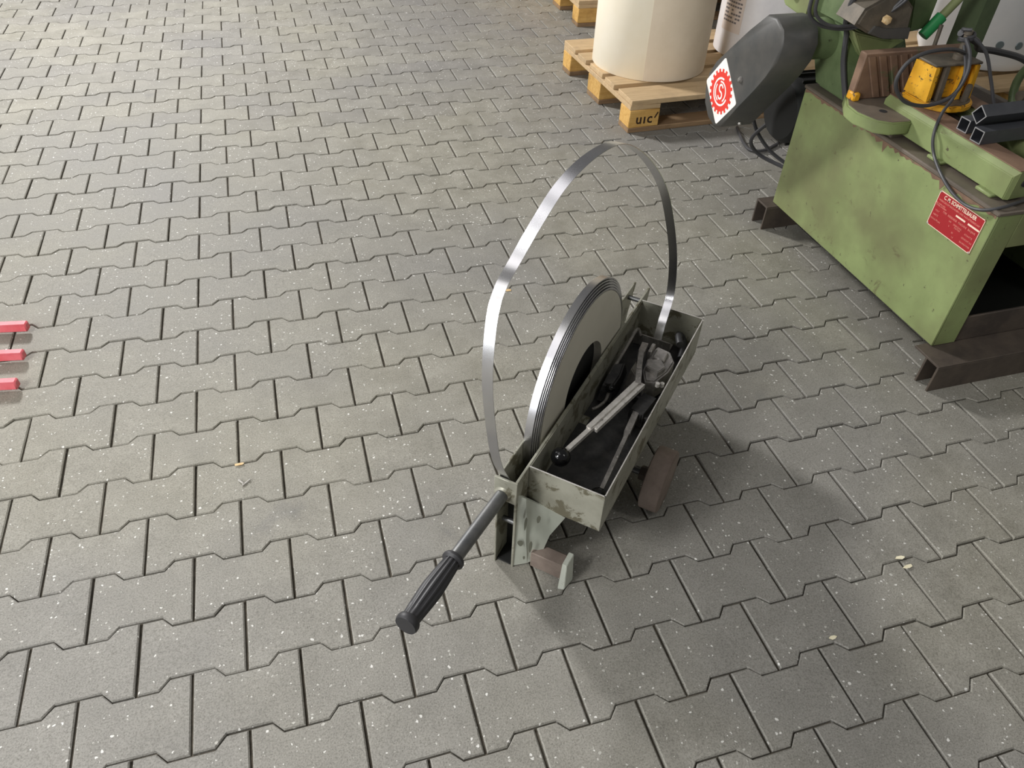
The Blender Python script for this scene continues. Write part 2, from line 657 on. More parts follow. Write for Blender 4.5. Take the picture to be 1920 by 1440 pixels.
disp = empty('strap_dispenser', W(0.81, 0.95, 0), ANG)
tag(disp, 'small wheeled steel strap dispenser with long black-gripped handle and tool tray', 'strap dispenser')


def wbox(mb, s0, s1, w0, w1, z0, z1, bev=0.0):
    M = Matrix(((DD.x, WV.x, 0, 0), (DD.y, WV.y, 0, 0), (0, 0, 1, 0), (0, 0, 0, 1)))
    return mb.box(s0, s1, w0, w1, z0, z1, M, bev)


def plate(name, outline, w0, w1, mat, bev=0.0008):
    m = MB()
    m.prism(Wl([(s, w0, z) for s, z in outline]), Wl([(s, w1, z) for s, z in outline]), bev)
    return build(name, m, mat, disp)


side = [(0.43, 0.0), (0.66, 0.0), (0.70, 0.012), (0.98, 0.012), (1.10, 0.03), (1.13, 0.09), (1.165, 0.20), (1.195, 0.272), (1.19, 0.279), (0.43, 0.277)]
plate('side_plate', side, 0.909, 0.9145, 'sheet_steel')
side_l = [(0.426, 0.0), (0.66, 0.0), (0.70, 0.012), (0.98, 0.012), (1.10, 0.03), (1.13, 0.09), (1.165, 0.20), (1.20, 0.272), (1.195, 0.279), (0.426, 0.274)]
plate('side_plate', side_l, 0.870, 0.8735, 'sheet_steel')
# spacer bars between the plates
for s_, z_ in ((0.455, 0.12), (0.50, 0.045), (1.10, 0.075), (1.145, 0.262)):
    m = MB()
    m.tube([W(s_, 0.8735, z_), W(s_, 0.909, z_)], 0.006, 12)
    build('spacer_bar', m, 'tube_steel', disp)
# added black plate standing in for the shade between the side plates
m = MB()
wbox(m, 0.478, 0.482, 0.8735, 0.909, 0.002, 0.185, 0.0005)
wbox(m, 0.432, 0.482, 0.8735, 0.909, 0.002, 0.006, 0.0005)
build('slot_shade', m, 'motor_black', disp)
# small cross plate that carries the handle
m = MB()
wbox(m, 0.424, 0.4295, 0.866, 0.916, 0.216, 0.2785, 0.001)
build('handle_plate', m, 'sheet_steel', disp)

# tool tray of thin sheet
TS0, TS1, TW0, TW1, TZ0, TZ1 = 0.480, 1.130, 0.9145, 1.0765, 0.170, 0.2775
for nm, a in (('tray_front', (TS0, TS0 + 0.0022, TW0, TW1, TZ0, TZ1)),
              ('tray_back', (TS1 - 0.0022, TS1, TW0, TW1, TZ0, TZ1)),
              ('tray_side', (TS0, TS1, TW1 - 0.0022, TW1, TZ0, TZ1)),
              ('tray_side', (TS0, TS1, TW0, TW0 + 0.002, TZ0, TZ1 - 0.002)),
              ('tray_bottom', (TS0, TS1, TW0, TW1, TZ0, TZ0 + 0.0022))):
    m = MB()
    wbox(m, *a, 0.0004)
    build(nm, m, 'sheet_steel' if nm != 'tray_bottom' else 'tool_dark', disp)
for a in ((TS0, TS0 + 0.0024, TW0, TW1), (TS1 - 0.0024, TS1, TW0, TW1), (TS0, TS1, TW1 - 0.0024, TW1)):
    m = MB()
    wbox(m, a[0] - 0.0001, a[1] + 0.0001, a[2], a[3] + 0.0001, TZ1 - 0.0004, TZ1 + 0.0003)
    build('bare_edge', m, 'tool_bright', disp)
# torch-cut gusset below the tray front
m = MB()
g0 = Wl([(0.432, 0.9145, 0.004), (0.452, 0.938, 0.004), (0.470, 0.960, 0.02), (0.474, 0.975, 0.10), (0.479, 1.002, 0.170), (0.479, 0.960, 0.176), (0.470, 0.917, 0.19), (0.436, 0.9145, 0.235)])
g1 = [p + DD * 0.004 + WV * -0.001 for p in g0]
m.prism(g0, g1)
gus = build('gusset', m, 'sheet_pale', disp)


def on_gusset(u, z):
    # u runs across the bent sheet from the plate to the tray
    return W(0.4318 + 0.048 * u, 0.9145 + 0.0875 * u, z) - DD * 0.0006 + WV * 0.0002


for u0, z0, lx, lz, tl in ((0.20, 0.150, 0.035, 0.022, 0.10), (0.12, 0.085, 0.075, 0.010, -0.25), (0.34, 0.072, 0.045, 0.020, 0.08), (0.46, 0.165, 0.05, 0.012, 0.12), (0.22, 0.034, 0.03, 0.006, 0.0)):
    m = MB()
    ring_ = []
    for k in range(10):
        a = 2 * math.pi * k / 10
        cu, cz_ = math.cos(a), math.sin(a)
        ring_.append(on_gusset(u0 + lx * cu * (0.8 + 0.2 * cz_) + tl * 0.4 * cz_ * lz * 10, z0 + lz * cz_))
    m.prism(ring_, [p_ - DD * 0.0005 + WV * 0.0003 for p_ in ring_])
    build('scrape_mark', m, 'scrape_grey', gus)
# front foot: short rusty channel with an end plate
m = MB()
wbox(m, 0.450, 0.482, 0.945, 1.022, 0.002, 0.050, 0.002)
ft = build('front_foot', m, 'rust', disp)
m = MB()
m.prism(Wl([(0.428, 1.022, 0.0), (0.462, 1.030, 0.0), (0.486, 1.018, 0.056), (0.452, 1.018, 0.056)]),
        Wl([(0.432, 1.036, 0.0), (0.464, 1.042, 0.0), (0.486, 1.030, 0.056), (0.452, 1.029, 0.056)]), 0.001)
build('foot_end_plate', m, 'sheet_pale', ft)
# axle and two wheels
WS, WR = 0.758, 0.076
m = MB()
m.tube([W(WS, 0.905, WR), W(WS, 1.101, WR)], 0.008, 12)
build('axle', m, 'tube_steel', disp)
m = MB()
wbox(m, WS - 0.014, WS + 0.014, 0.916, 0.935, 0.05, 0.175, 0.002)
build('axle_bracket', m, 'sheet_steel', disp)
for w0, sg in ((1.099, 1),):
    m = MB()
    t_ = 0.046 * sg
    prof = [(0.0, 0), (0.016, 0), (0.016, 0.0), (WR - 0.005, 0.0), (WR - 0.001, 0.002 * sg), (WR, 0.005 * sg), (WR, t_ - 0.005 * sg), (WR - 0.001, t_ - 0.002 * sg), (WR - 0.005, t_), (0.022, t_), (0.0, t_)]
    m.lathe(prof, W(WS, w0, WR), WV, 36)
    wh = build('wheel', m, 'rust', disp)
    m = MB()
    m.lathe([(0.0, -0.022 * sg), (0.017, -0.022 * sg), (0.018, -0.018 * sg), (0.018, 0.002 * sg)], W(WS, w0, WR), WV, 6)
    build('hub', m, 'rust_dark', wh)
# handle tube and fluted grip
m = MB()
h0, h1 = W(0.427, 0.886, 0.236), W(0.225, 0.885, 0.252)
m.tube([h0, h1], 0.0135, 20)
build('handle_tube', m, 'tube_steel', disp)
m = MB()
m.lathe([(0.0135, 0), (0.018, 0.0), (0.0195, 0.003), (0.016, 0.008), (0.0135, 0.009)], W(0.4275, 0.886, 0.236), (h1 - h0), 20)
build('weld_collar', m, 'sheet_steel', disp)
ax = (W(0.079, 0.885, 0.2605) - W(0.238, 0.885, 0.2515))
L_ = ax.length
axn = ax.normalized()
prof = [(0.0, 0.0), (0.020, 0.0), (0.0215, 0.003), (0.0215, 0.007), (0.0165, 0.011)]
for k in range(0, 13):
    u = k / 12
    prof.append((0.0162 + 0.0042 * math.sin(math.pi * min(1, u * 0.98)) ** 0.8 * (0.55 + 0.45 * (1 - abs(2 * u - 1))), 0.011 + u * (L_ - 0.027)))
prof += [(0.0195, L_ - 0.014), (0.0212, L_ - 0.010), (0.0212, L_ - 0.004), (0.0195, L_), (0.0, L_)]
bmg = bmesh.new()
O = W(0.238, 0.885, 0.2515)
X = (Vector((0, 0, 1)) - axn * axn.z).normalized()
Y = axn.cross(X)
SEG = 48
rings = []
for i, (r_, h_) in enumerate(prof):
    if r_ < 1e-6:
        rings.append([bmg.verts.new(O + axn * h_)])
        continue
    ring = []
    flute = 5 <= i <= 16
    for k in range(SEG):
        th = 2 * math.pi * k / SEG
        rr = r_ - (0.0017 if (flute and k % 4 in (0, 1)) else 0.0)
        ring.append(bmg.verts.new(O + axn * h_ + (X * math.cos(th) + Y * math.sin(th)) * rr))
    rings.append(ring)
for a, c in zip(rings[:-1], rings[1:]):
    for k in range(SEG):
        k2 = (k + 1) % SEG
        if len(a) == 1:
            bmg.faces.new((a[0], c[k], c[k2]))
        elif len(c) == 1:
            bmg.faces.new((a[k], c[0], a[k2]))
        else:
            bmg.faces.new((a[k], c[k], c[k2], a[k2]))
m = MB()
m.bm.free()
m.bm = bmg
build('handle_grip', m, 'black_rubber', disp, smooth=30)

# ------------------------------------------------------------------ coil of steel strap with its loose loop
coil = empty('steel_strap_coil', W(0.78, 0.892, 0.018), ANG)
tag(coil, 'coil of bright steel strapping in the dispenser, one loose loop arching above', 'steel strap')
CS, CZ, CR = 0.778, 0.2620, 0.2440
YAW, LEAN = 0.016, -0.010


def coil_pt(th, r, off, dw=0.0):
    ds, dz = r * math.cos(th), r * math.sin(th)
    return W(CS + ds, 0.8905 + off + YAW * ds + LEAN * dz + dw, CZ + dz)


def coil_ring(name, r0, r1, w0, w1, mat, seg=96, parent=None):
    b = MB()
    bm = b.bm
    rows = []
    for k in range(seg):
        th = 2 * math.pi * k / seg
        rows.append([bm.verts.new(coil_pt(th, r, w)) for r, w in ((r0, w0), (r1, w0), (r1, w1), (r0, w1))])
    for k in range(seg):
        a, c = rows[k], rows[(k + 1) % seg]
        for q in range(4):
            bm.faces.new((a[q], a[(q + 1) % 4], c[(q + 1) % 4], c[q]))
    return build(name, b, mat, parent or coil, smooth=30)


# wound body and the outer turns that have slid sideways
coil_ring('wound_body', 0.100, 0.2172, -0.0055, 0.0135, 'coil_side')
turns = [(0.2190, 0.2230, -0.0060, 0.0128), (0.2250, 0.2286, -0.0072, 0.0110), (0.2306, 0.2340, -0.0085, 0.0088), (0.2360, 0.2392, -0.0100, 0.0064), (0.2410, 0.2440, -0.0122, 0.0040)]
for r0, r1, w0, w1 in turns:
    coil_ring('outer_turn', r0, r1, w0, w1, 'strap')
m = MB()
m.lathe([(0.0, 0), (0.0985, 0), (0.0985, 0.008), (0.0, 0.008)], W(CS, 0.8795, CZ), WV, 48)
build('reel_hub', m, 'motor_black', disp)
LOOP = [(0.470, 0.888, 0.205), (0.446, 0.8865, 0.250)] + [(0.4301, 0.885, 0.2819), (0.3931, 0.884, 0.367), (0.3679, 0.882, 0.4968), (0.3668, 0.877, 0.5917), (0.3948, 0.868, 0.6777), (0.4289, 0.864, 0.7165), (0.4766, 0.864, 0.7391), (0.5212, 0.877, 0.7879), (0.5663, 0.894, 0.8368), (0.6239, 0.912, 0.8641), (0.6984, 0.928, 0.8649), (0.7658, 0.94, 0.835), (0.8609, 0.952, 0.765), (0.9585, 0.962, 0.669), (1.042, 0.972, 0.5434), (1.0986, 0.979, 0.4309), (1.1059, 0.987, 0.3375), (1.0503, 0.993, 0.2867), (1.0303, 0.995, 0.2515)]
pts = catmull(Wl(LOOP), 7)
m = MB()
n_ = len(pts)
wd = []
for i in range(n_):
    u = i / (n_ - 1)
    tw = 0.20 * math.sin(u * math.pi) - 0.10
    wd.append(WV + DD * tw * 0.6)
m.band(pts, wd, 0.0200, 0.0009)
build('loose_loop', m, 'strap', coil, smooth=35)

# ------------------------------------------------------------------ tools lying in the tray
def gloss_knob(name, c, r, parent, mat='black_gloss'):
    m = MB()
    prof = [(0.0, -r)] + [(r * math.sin(math.pi * k / 14), -r * math.cos(math.pi * k / 14)) for k in range(1, 14)] + [(0.0, r)]
    m.lathe(prof, c, (0, 0, 1), 28)
    return build(name, m, mat, parent)


def bar(mb, p, q, half_w, half_h, up=(0, 0, 1), taper=1.0):
    p, q = Vector(p), Vector(q)
    T = (q - p).normalized()
    S = T.cross(Vector(up)).normalized()
    U = S.cross(T)
    A = [p + S * a * half_w + U * b * half_h for a, b in ((-1, -1), (1, -1), (1, 1), (-1, 1))]
    B = [q + S * a * half_w * taper + U * b * half_h * taper for a, b in ((-1, -1), (1, -1), (1, 1), (-1, 1))]
    mb.prism(A, B, min(half_w, half_h) * 0.25)
    return mb


ten = empty('strap_tensioner', W(0.86, 0.99, TZ0 + 0.003), ANG)
tag(ten, 'cast steel strap tensioner with bright lever and black ball knob in the tray', 'tensioner')
m = MB()
bar(m, W(0.565, 0.952, 0.254), W(0.672, 0.975, 0.252), 0.0050, 0.0050)
bar(m, W(0.655, 0.9685, 0.2520), W(0.846, 1.011, 0.256), 0.0056, 0.0085)
bar(m, W(0.664, 0.9785, 0.2500), W(0.850, 1.020, 0.253), 0.0080, 0.0055)
build('lever', m, 'tool_bright', ten)
gloss_knob('ball_knob', W(0.556, 0.950, 0.252), 0.0205, ten)
m = MB()
bar(m, W(0.838, 1.013, 0.256), W(0.880, 0.999, 0.266), 0.0065, 0.0095)
bar(m, W(0.872, 1.001, 0.266), W(0.935, 0.984, 0.268), 0.0060, 0.0100)
bar(m, W(0.930, 0.985, 0.268), W(0.975, 0.980, 0.262), 0.0075, 0.0100)
build('crank', m, 'tool_cast', ten)
m = MB()
m.prism(Wl([(0.858, 1.005, 0.19), (0.900, 1.000, 0.19), (0.915, 0.972, 0.19), (0.885, 0.968, 0.19)]),
        Wl([(0.868, 1.000, 0.252), (0.898, 0.997, 0.256), (0.925, 0.978, 0.250), (0.900, 0.976, 0.245)]), 0.002)
build('wing', m, 'tool_cast', ten)
m = MB()
hb = [(0.872, 1.020), (0.905, 1.003), (0.965, 0.998), (0.995, 1.008), (0.990, 1.040), (0.962, 1.060), (0.925, 1.058), (0.880, 1.042)]
m.prism(Wl([(s, w, 0.188) for s, w in hb]), Wl([(s, w, 0.252 + 0.10 * (s - 0.93)) for s, w in hb]), 0.004)
build('head', m, 'tool_cast', ten)
m = MB()
hc = [(0.905, 1.008), (0.930, 1.004), (0.948, 1.030), (0.922, 1.050), (0.895, 1.040)]
m.prism(Wl([(s, w, 0.245) for s, w in hc]), Wl([(s * 0.98 + 0.0185, w, 0.263) for s, w in hc]), 0.002)
wbox(m, 0.950, 0.985, 0.995, 1.004, 0.24, 0.270, 0.0015)
wbox(m, 0.944, 0.978, 1.010, 1.040, 0.24, 0.2635, 0.003)
build('cover_block', m, 'tool_cast', ten)
m = MB()
wbox(m, 0.872, 1.06, 0.985, 1.03, TZ0 + 0.003, 0.192, 0.003)
build('base_shoe', m, 'tool_dark', ten)
m = MB()
for s_, w_, z_ in ((0.872, 1.050, 0.243), (0.885, 1.058, 0.236)):
    m.lathe([(0, 0), (0.0055, 0), (0.0055, 0.010), (0, 0.010)], W(s_, w_, z_), (0, 0, 1), 6)
build('bolt_head', m, 'tool_bright', ten)

seal = empty('strap_sealer', W(0.72, 1.03, TZ0 + 0.003), ANG)
tag(seal, 'dark strap sealer with thin steel handle and black knob lying at the tray side', 'sealer')
m = MB()
bar(m, W(0.548, 1.047, 0.206), W(0.735, 1.036, 0.208), 0.0045, 0.0045)
bar(m, W(0.725, 1.036, 0.208), W(0.815, 1.030, 0.212), 0.0070, 0.0075)
build('handle', m, 'tool_cast', seal)
gloss_knob('ball_knob', W(0.536, 1.047, 0.204), 0.0190, seal)
m = MB()
bar(m, W(0.790, 1.033, 0.200), W(0.862, 1.042, 0.200), 0.0160, 0.0220)
wbox(m, 0.80, 0.835, 1.012, 1.068, TZ0 + 0.003, 0.205, 0.004)
build('jaw_body', m, 'tool_dark', seal)

cut = empty('strap_cutter', W(0.9, 0.945, TZ0 + 0.003), ANG)
tag(cut, 'black hand shears with curved grips beside the dispenser plate in the tray', 'shears')
m = MB()
m.tube(catmull(Wl([(0.775, 0.934, 0.196), (0.792, 0.945, 0.198), (0.815, 0.951, 0.200), (0.850, 0.948, 0.205), (0.90, 0.950, 0.208)]), 6), 0.0040, 10)
m.tube(catmull(Wl([(0.885, 0.931, 0.215), (0.95, 0.932, 0.225), (1.02, 0.931, 0.230), (1.055, 0.930, 0.232), (1.075, 0.932, 0.226), (1.075, 0.940, 0.210)]), 6), 0.0048, 10)
build('grip', m, 'tool_cast', cut)
m = MB()
m.prism(Wl([(0.825, 0.925, 0.176), (0.93, 0.922, 0.176), (0.955, 0.955, 0.176), (0.895, 0.960, 0.176), (0.835, 0.958, 0.176)]),
        Wl([(0.845, 0.930, 0.220), (0.92, 0.926, 0.226), (0.935, 0.950, 0.226), (0.892, 0.956, 0.222), (0.850, 0.953, 0.216)]), 0.004)
build('shear_body', m, 'tool_dark', cut)
gloss_knob('pivot_knob', W(0.842, 0.950, 0.216), 0.0110, cut)

m = MB()
wbox(m, 1.082, 1.086, 0.922, 1.018, TZ0 + 0.003, 0.208, 0.0004)
wbox(m, 1.082, 1.125, 0.922, 1.018, TZ0 + 0.003, TZ0 + 0.006, 0.0004)
o = build('steel_angle', m, 'tool_cast')
tag(o, 'thin steel angle plate standing across the far end of the tray', 'steel plate')
m = MB()
m.tube(catmull(Wl([(1.060, 1.055, 0.19), (1.095, 1.050, 0.195), (1.118, 1.040, 0.205), (1.110, 1.030, 0.222), (1.085, 1.036, 0.230), (1.060, 1.046, 0.232)]), 6), 0.009, 10)
o = build('black_hose', m, 'black_rubber')
tag(o, 'short curled black rubber hose in the far corner of the tray', 'hose')

# ------------------------------------------------------------------ channel beams under the machine
def channel(name, y0, y1, y2, label):
    m = MB()
    x0, x1 = 2.245, 3.02
    k = 0.007
    m.box(x0, x1, y0, y2, 0.090 - k, 0.090, None, 0.001)
    m.box(x0, x1, y0, y0 + k, 0.0, 0.0905 - k, None, 0.001)
    m.box(x0, x1, y1 - k, y1, 0.0, 0.0905 - k, None, 0.001)
    o = build(name, m, 'rust_dark')
    return tag(o, label, 'steel channel')


channel('steel_channel', -0.065, -0.012, 0.035, 'rusty brown steel channel under the open front end of the green machine')
channel('steel_channel', 0.838, 0.908, 0.908, 'rusty brown steel channel under the pallet-side end of the green machine')

# ------------------------------------------------------------------ sawing machine
saw = empty('sawing_machine', (2.57, 0.45, 0.09))
tag(saw, 'old green metal sawing machine with yellow vise and black belt guard', 'sawing machine')
X0, X1, Y0, Y1, Z0, Z1 = 2.285, 2.86, 0.018, 0.870, 0.091, 0.500


def mbox(name, a, mat, parent=saw, bev=0.002, label=None):
    m = MB()
    m.box(*a, None, bev)
    return build(name, m, mat, parent, label=label)


mbox('side_panel', (X0, X0 + 0.006, Y0, Y1, Z0, Z1), 'green_paint')
mbox('side_panel', (X1 - 0.006, X1, Y0, Y1, Z0, Z1), 'green_paint')
mbox('rear_panel', (X0 + 0.006, X1 - 0.006, Y1 - 0.006, Y1, Z0, Z1), 'green_paint')
mbox('front_post', (X0 + 0.006, 2.364, Y0, Y0 + 0.006, Z0, Z1), 'green_paint')
mbox('front_post', (2.79, X1 - 0.006, Y0, Y0 + 0.006, Z0, Z1), 'green_paint')
mbox('front_lintel', (2.364, 2.79, Y0, Y0 + 0.006, 0.400, Z1), 'green_paint')
mbox('lower_rail', (2.362, 2.79, Y0 + 0.004, Y0 + 0.012, Z0, 0.176), 'rust_dark')
mbox('floor_pan', (X0 + 0.006, X1 - 0.006, Y0 + 0.012, Y1 - 0.006, Z0, Z0 + 0.006), 'motor_black')  # coloured black to stand in for the shade inside the cabinet
m = MB()
m.box(X0 - 0.004, X1 + 0.004, Y0 - 0.004, Y1 + 0.004, Z1, Z1 + 0.012, None, 0.003)
build('top_plate', m, 'machine_top', saw)
# paint chipped off along the top edge of the panel
rc = random.Random(11)
m = MB()
npt = 70
lo_ = []
for k in range(npt + 1):
    y = Y0 + 0.004 + (Y1 - Y0 - 0.008) * k / npt
    lo_.append((y, Z1 - 0.003 - 0.012 * abs(rc.gauss(0, 0.55)) * (0.5 + abs(math.sin(y * 9.0)))))
for (ya, za), (yb, zb) in zip(lo_[:-1], lo_[1:]):
    m.faces([(X0 - 0.0005, ya, za), (X0 - 0.0005, yb, zb), (X0 - 0.0005, yb, Z1), (X0 - 0.0005, ya, Z1)], [(0, 1, 2, 3)])
build('chipped_edge', m, 'jaw_rust', saw, normals=False)
# vise rails
for xa in (2.325, 2.50):
    m = MB()
    m.prism([(xa + 0.012, y, z) for y, z in ((0.055, 0.522), (0.56, 0.522), (0.56, 0.594), (0.055, 0.594))],
            [(xa + 0.072, y, z) for y, z in ((0.060, 0.522), (0.56, 0.522), (0.56, 0.594), (0.060, 0.594))], 0.0)
    m.prism([(xa, y, z) for y, z in ((0.062, 0.520), (0.56, 0.520), (0.56, 0.580), (0.062, 0.580))],
            [(xa + 0.014, y, z) for y, z in ((0.055, 0.520), (0.56, 0.520), (0.56, 0.594), (0.055, 0.594))], 0.002)
    rl = build('vise_rail', m, 'green_paint', saw)
    m = MB()
    m.box(xa + 0.010, xa + 0.072, 0.058, 0.56, 0.594, 0.5965, None, 0.0005)
    build('rail_face', m, 'jaw_rust', rl)
    m = MB()
    m.lathe([(0, 0), (0.009, 0), (0.009, -0.004), (0, -0.004)], (xa + 0.04, 0.057, 0.562), (0, 1, 0), 16)
    build('end_hole', m, 'tube_inside', rl)
    for yl in (0.085, 0.27, 0.47):
        m = MB()
        m.box(xa - 0.014, xa + 0.07, yl, yl + 0.055, 0.512, 0.522, None, 0.003)
        build('rail_lug', m, 'green_paint', saw)
# swivel plate with a bolt hole, overhanging the panel
poly = [(2.262, 0.655), (2.212, 0.575), (2.206, 0.520), (2.226, 0.458), (2.262, 0.432), (2.318, 0.428), (2.392, 0.470), (2.41, 0.655)]
m = MB()
m.prism([(x, y, 0.530) for x, y in poly], [(x, y, 0.566) for x, y in poly], 0.004)
sp = build('swivel_plate', m, 'green_paint', saw)
m = MB()
pl2 = [(2.304 + (x - 2.304) * 0.94, 0.54 + (y - 0.54) * 0.94) for x, y in poly]
m.prism([(x, y, 0.5655) for x, y in pl2], [(x, y, 0.5672) for x, y in pl2])
build('worn_face', m, 'machine_top', sp)
m = MB()
m.lathe([(0, 0), (0.0115, 0), (0.0115, 0.0006), (0, 0.0006)], (2.287, 0.510, 0.5672), (0, 0, 1), 20)
build('bolt_hole', m, 'tube_inside', sp)
m = MB()
m.box(2.29, 2.42, 0.45, 0.66, 0.512, 0.531, None, 0.003)
build('plate_pad', m, 'machine_top', saw)
# fixed jaw with slanted grooves
m = MB()
m.box(2.244, 2.60, 0.600, 0.630, 0.567, 0.699, None, 0.003)
jw = build('fixed_jaw', m, 'jaw_rust', saw)
for k in range(5):
    xa = 2.250 + k * 0.036
    m = MB()
    m.prism([(xa, 0.599, 0.690), (xa + 0.026, 0.599, 0.690), (xa + 0.088, 0.599, 0.572), (xa + 0.062, 0.599, 0.572)],
            [(xa + 0.003, 0.5955, 0.690), (xa + 0.023, 0.5955, 0.690), (xa + 0.085, 0.5955, 0.572), (xa + 0.065, 0.5955, 0.572)])
    build('jaw_tooth', m, 'jaw_rust', jw)
m = MB()
m.box(2.240, 2.262, 0.588, 0.626, 0.566, 0.590, None, 0.004)
build('jaw_stop', m, 'yellow_paint', jw)
m = MB()
m.box(2.36, 2.60, 0.630, 0.668, 0.567, 0.665, None, 0.004)
build('jaw_back', m, 'green_dark', saw)
# yellow moving jaw
m = MB()
hd = [(2.435 + 0.085 * math.cos(a), 0.475 + 0.082 * math.sin(a)) for a in [math.pi + k * math.pi / 14 for k in range(15)]]
hd += [(2.52, 0.53), (2.35, 0.53)]
m.prism([(x, y, 0.597) for x, y in hd], [(x, y, 0.613) for x, y in hd], 0.003)
mj = build('moving_jaw', m, 'yellow_paint', saw)
m = MB()
hd2 = [(2.435 + (x - 2.435) * 0.93, 0.485 + (y - 0.485) * 0.9) for x, y in hd]
m.prism([(x, y, 0.6125) for x, y in hd2], [(x, y, 0.6155) for x, y in hd2], 0.001)
build('jaw_foot_face', m, 'grey_iron', mj)
m = MB()
m.prism([(2.352, 0.455, 0.6150), (2.495, 0.455, 0.6150), (2.505, 0.525, 0.6150), (2.345, 0.525, 0.6150)],
        [(2.356, 0.462, 0.708), (2.500, 0.462, 0.700), (2.505, 0.525, 0.700), (2.350, 0.525, 0.708)], 0.004)
build('jaw_body', m, 'yellow_paint', mj)
for xa, mt in ((2.350, 'yellow_paint'), (2.385, 'grey_iron'), (2.447, 'yellow_paint'), (2.485, 'yellow_paint')):
    m = MB()
    m.prism([(xa, 0.436, 0.615), (xa + 0.014, 0.436, 0.615), (xa + 0.014, 0.47, 0.615), (xa, 0.47, 0.615)],
            [(xa + 0.002, 0.446, 0.706), (xa + 0.014, 0.446, 0.706), (xa + 0.014, 0.47, 0.706), (xa + 0.002, 0.47, 0.706)], 0.002)
    build('jaw_rib', m, mt, mj)
m = MB()
m.box(2.350, 2.505, 0.446, 0.528, 0.706, 0.7125, None, 0.002)
build('jaw_cap', m, 'grey_iron', mj)
m = MB()
m.lathe([(0, 0), (0.016, 0), (0.016, 0.012), (0.0085, 0.014), (0.0085, 0.062), (0.011, 0.064), (0.011, 0.074), (0, 0.076)], (2.448, 0.482, 0.7125), (0, 0, 1), 16)
build('clamp_screw', m, 'grey_iron', mj)
m = MB()
m.lathe([(0, 0), (0.009, 0), (0.009, 0.040), (0.006, 0.046), (0, 0.046)], (2.468, 0.425, 0.6155), (0, 0, 1), 14)
build('stud', m, 'grey_iron', mj)
mbox('vise_bed', (2.43, 2.72, 0.30, 0.66, 0.512, 0.560), 'rust_dark')
# saw head: leaning column, neck, gear housing
m = MB()
m.prism([(2.313, 0.688, 0.512), (2.55, 0.688, 0.512), (2.55, 0.86, 0.512), (2.313, 0.86, 0.512)],
        [(2.305, 0.785, 0.715), (2.50, 0.785, 0.715), (2.50, 0.98, 0.715), (2.305, 0.98, 0.715)], 0.008)
build('column', m, 'green_dark', saw)
m = MB()
m.lathe([(0.0, 0), (0.058, 0), (0.060, 0.004), (0.060, 0.20), (0.0, 0.20)], (2.215, 0.868, 0.655), (1, 0, 0), 36)
build('neck', m, 'green_dark', saw)
m = MB()
ho = [(0.760, 0.706), (1.02, 0.706), (1.10, 0.75), (1.13, 0.83), (1.10, 0.93), (1.0, 0.98), (0.84, 0.98), (0.76, 0.93)]
m.prism([(2.285, y, z) for y, z in ho], [(2.50, y, z) for y, z in ho], 0.014)
gh = build('gear_housing', m, 'green_dark', saw)
m = MB()
fo = [(0.93, 0.690), (1.06, 0.70), (1.12, 0.755), (1.14, 0.83), (1.11, 0.92), (0.93, 0.92)]
m.prism([(2.258, y, z) for y, z in fo], [(2.286, y, z) for y, z in fo], 0.006)
build('cover_flange', m, 'green_paint', gh)
m = MB()
m.lathe([(0, 0), (0.016, 0), (0.013, -0.014), (0, -0.015)], (2.258, 1.015, 0.745), (1, 0, 0), 14)
build('cover_bolt', m, 'grey_iron', gh)
m = MB()
gs = [(2.270, 0.722), (2.377, 0.697), (2.457, 0.688), (2.390, 0.650), (2.361, 0.622), (2.322, 0.650)]
m.prism([(x, 0.705, z) for x, z in gs], [(x + 0.02, 0.80, z) for x, z in gs], 0.004)
build('bracket', m, 'green_paint', saw)
m = MB()
gb = [(2.222, 0.758), (2.268, 0.735), (2.324, 0.717), (2.414, 0.712), (2.402, 0.796), (2.36, 0.83), (2.30, 0.83), (2.24, 0.80)]
m.prism([(x, 0.655, z) for x, z in gb], [(x + 0.01, 0.77, z) for x, z in gb], 0.007)
gx = build('worm_gearbox', m, 'grey_iron', saw)
m = MB()
m.prism([(2.270, 0.648, 0.736), (2.324, 0.648, 0.719), (2.412, 0.648, 0.714), (2.408, 0.648, 0.744), (2.33, 0.648, 0.746), (2.285, 0.648, 0.755)],
        [(2.270, 0.656, 0.736), (2.324, 0.656, 0.719), (2.412, 0.656, 0.714), (2.408, 0.656, 0.744), (2.33, 0.656, 0.746), (2.285, 0.656, 0.755)], 0.001)
build('gearbox_foot', m, 'guard_black', gx)
m = MB()
m.lathe([(0, 0), (0.012, 0), (0.012, -0.014), (0.007, -0.016), (0, -0.016)], (2.312, 0.652, 0.772), (0, 1, 0), 6)
build('beige_patch', m, 'leaf_bit', gx)  # stub stands in for a light beige patch on the gearbox
m = MB()
rb = [(2.452, 0.86), (2.56, 0.86), (2.556, 0.71), (2.494, 0.700)]
m.prism([(x, 0.74, z) for x, z in rb], [(x, 0.79, z) for x, z in rb], 0.004)
build('rib_plate', m, 'green_dark', saw)
m = MB()
m.tube([(2.535, 0.72, 0.700), (2.64, 0.72, 0.83)], 0.013, 14)
lv = build('feed_lever', m, 'green_paint', saw)
m = MB()
m.tube([(2.530, 0.72, 0.694), (2.573, 0.72, 0.747)], [0.017, 0.018], 14)
build('lever_grip', m, 'bright_green', lv)
m = MB()
m.tube([(2.525, 0.655, 0.64), (2.520, 0.655, 0.745)], 0.006, 10)
build('stop_stud', m, 'grey_iron', saw)
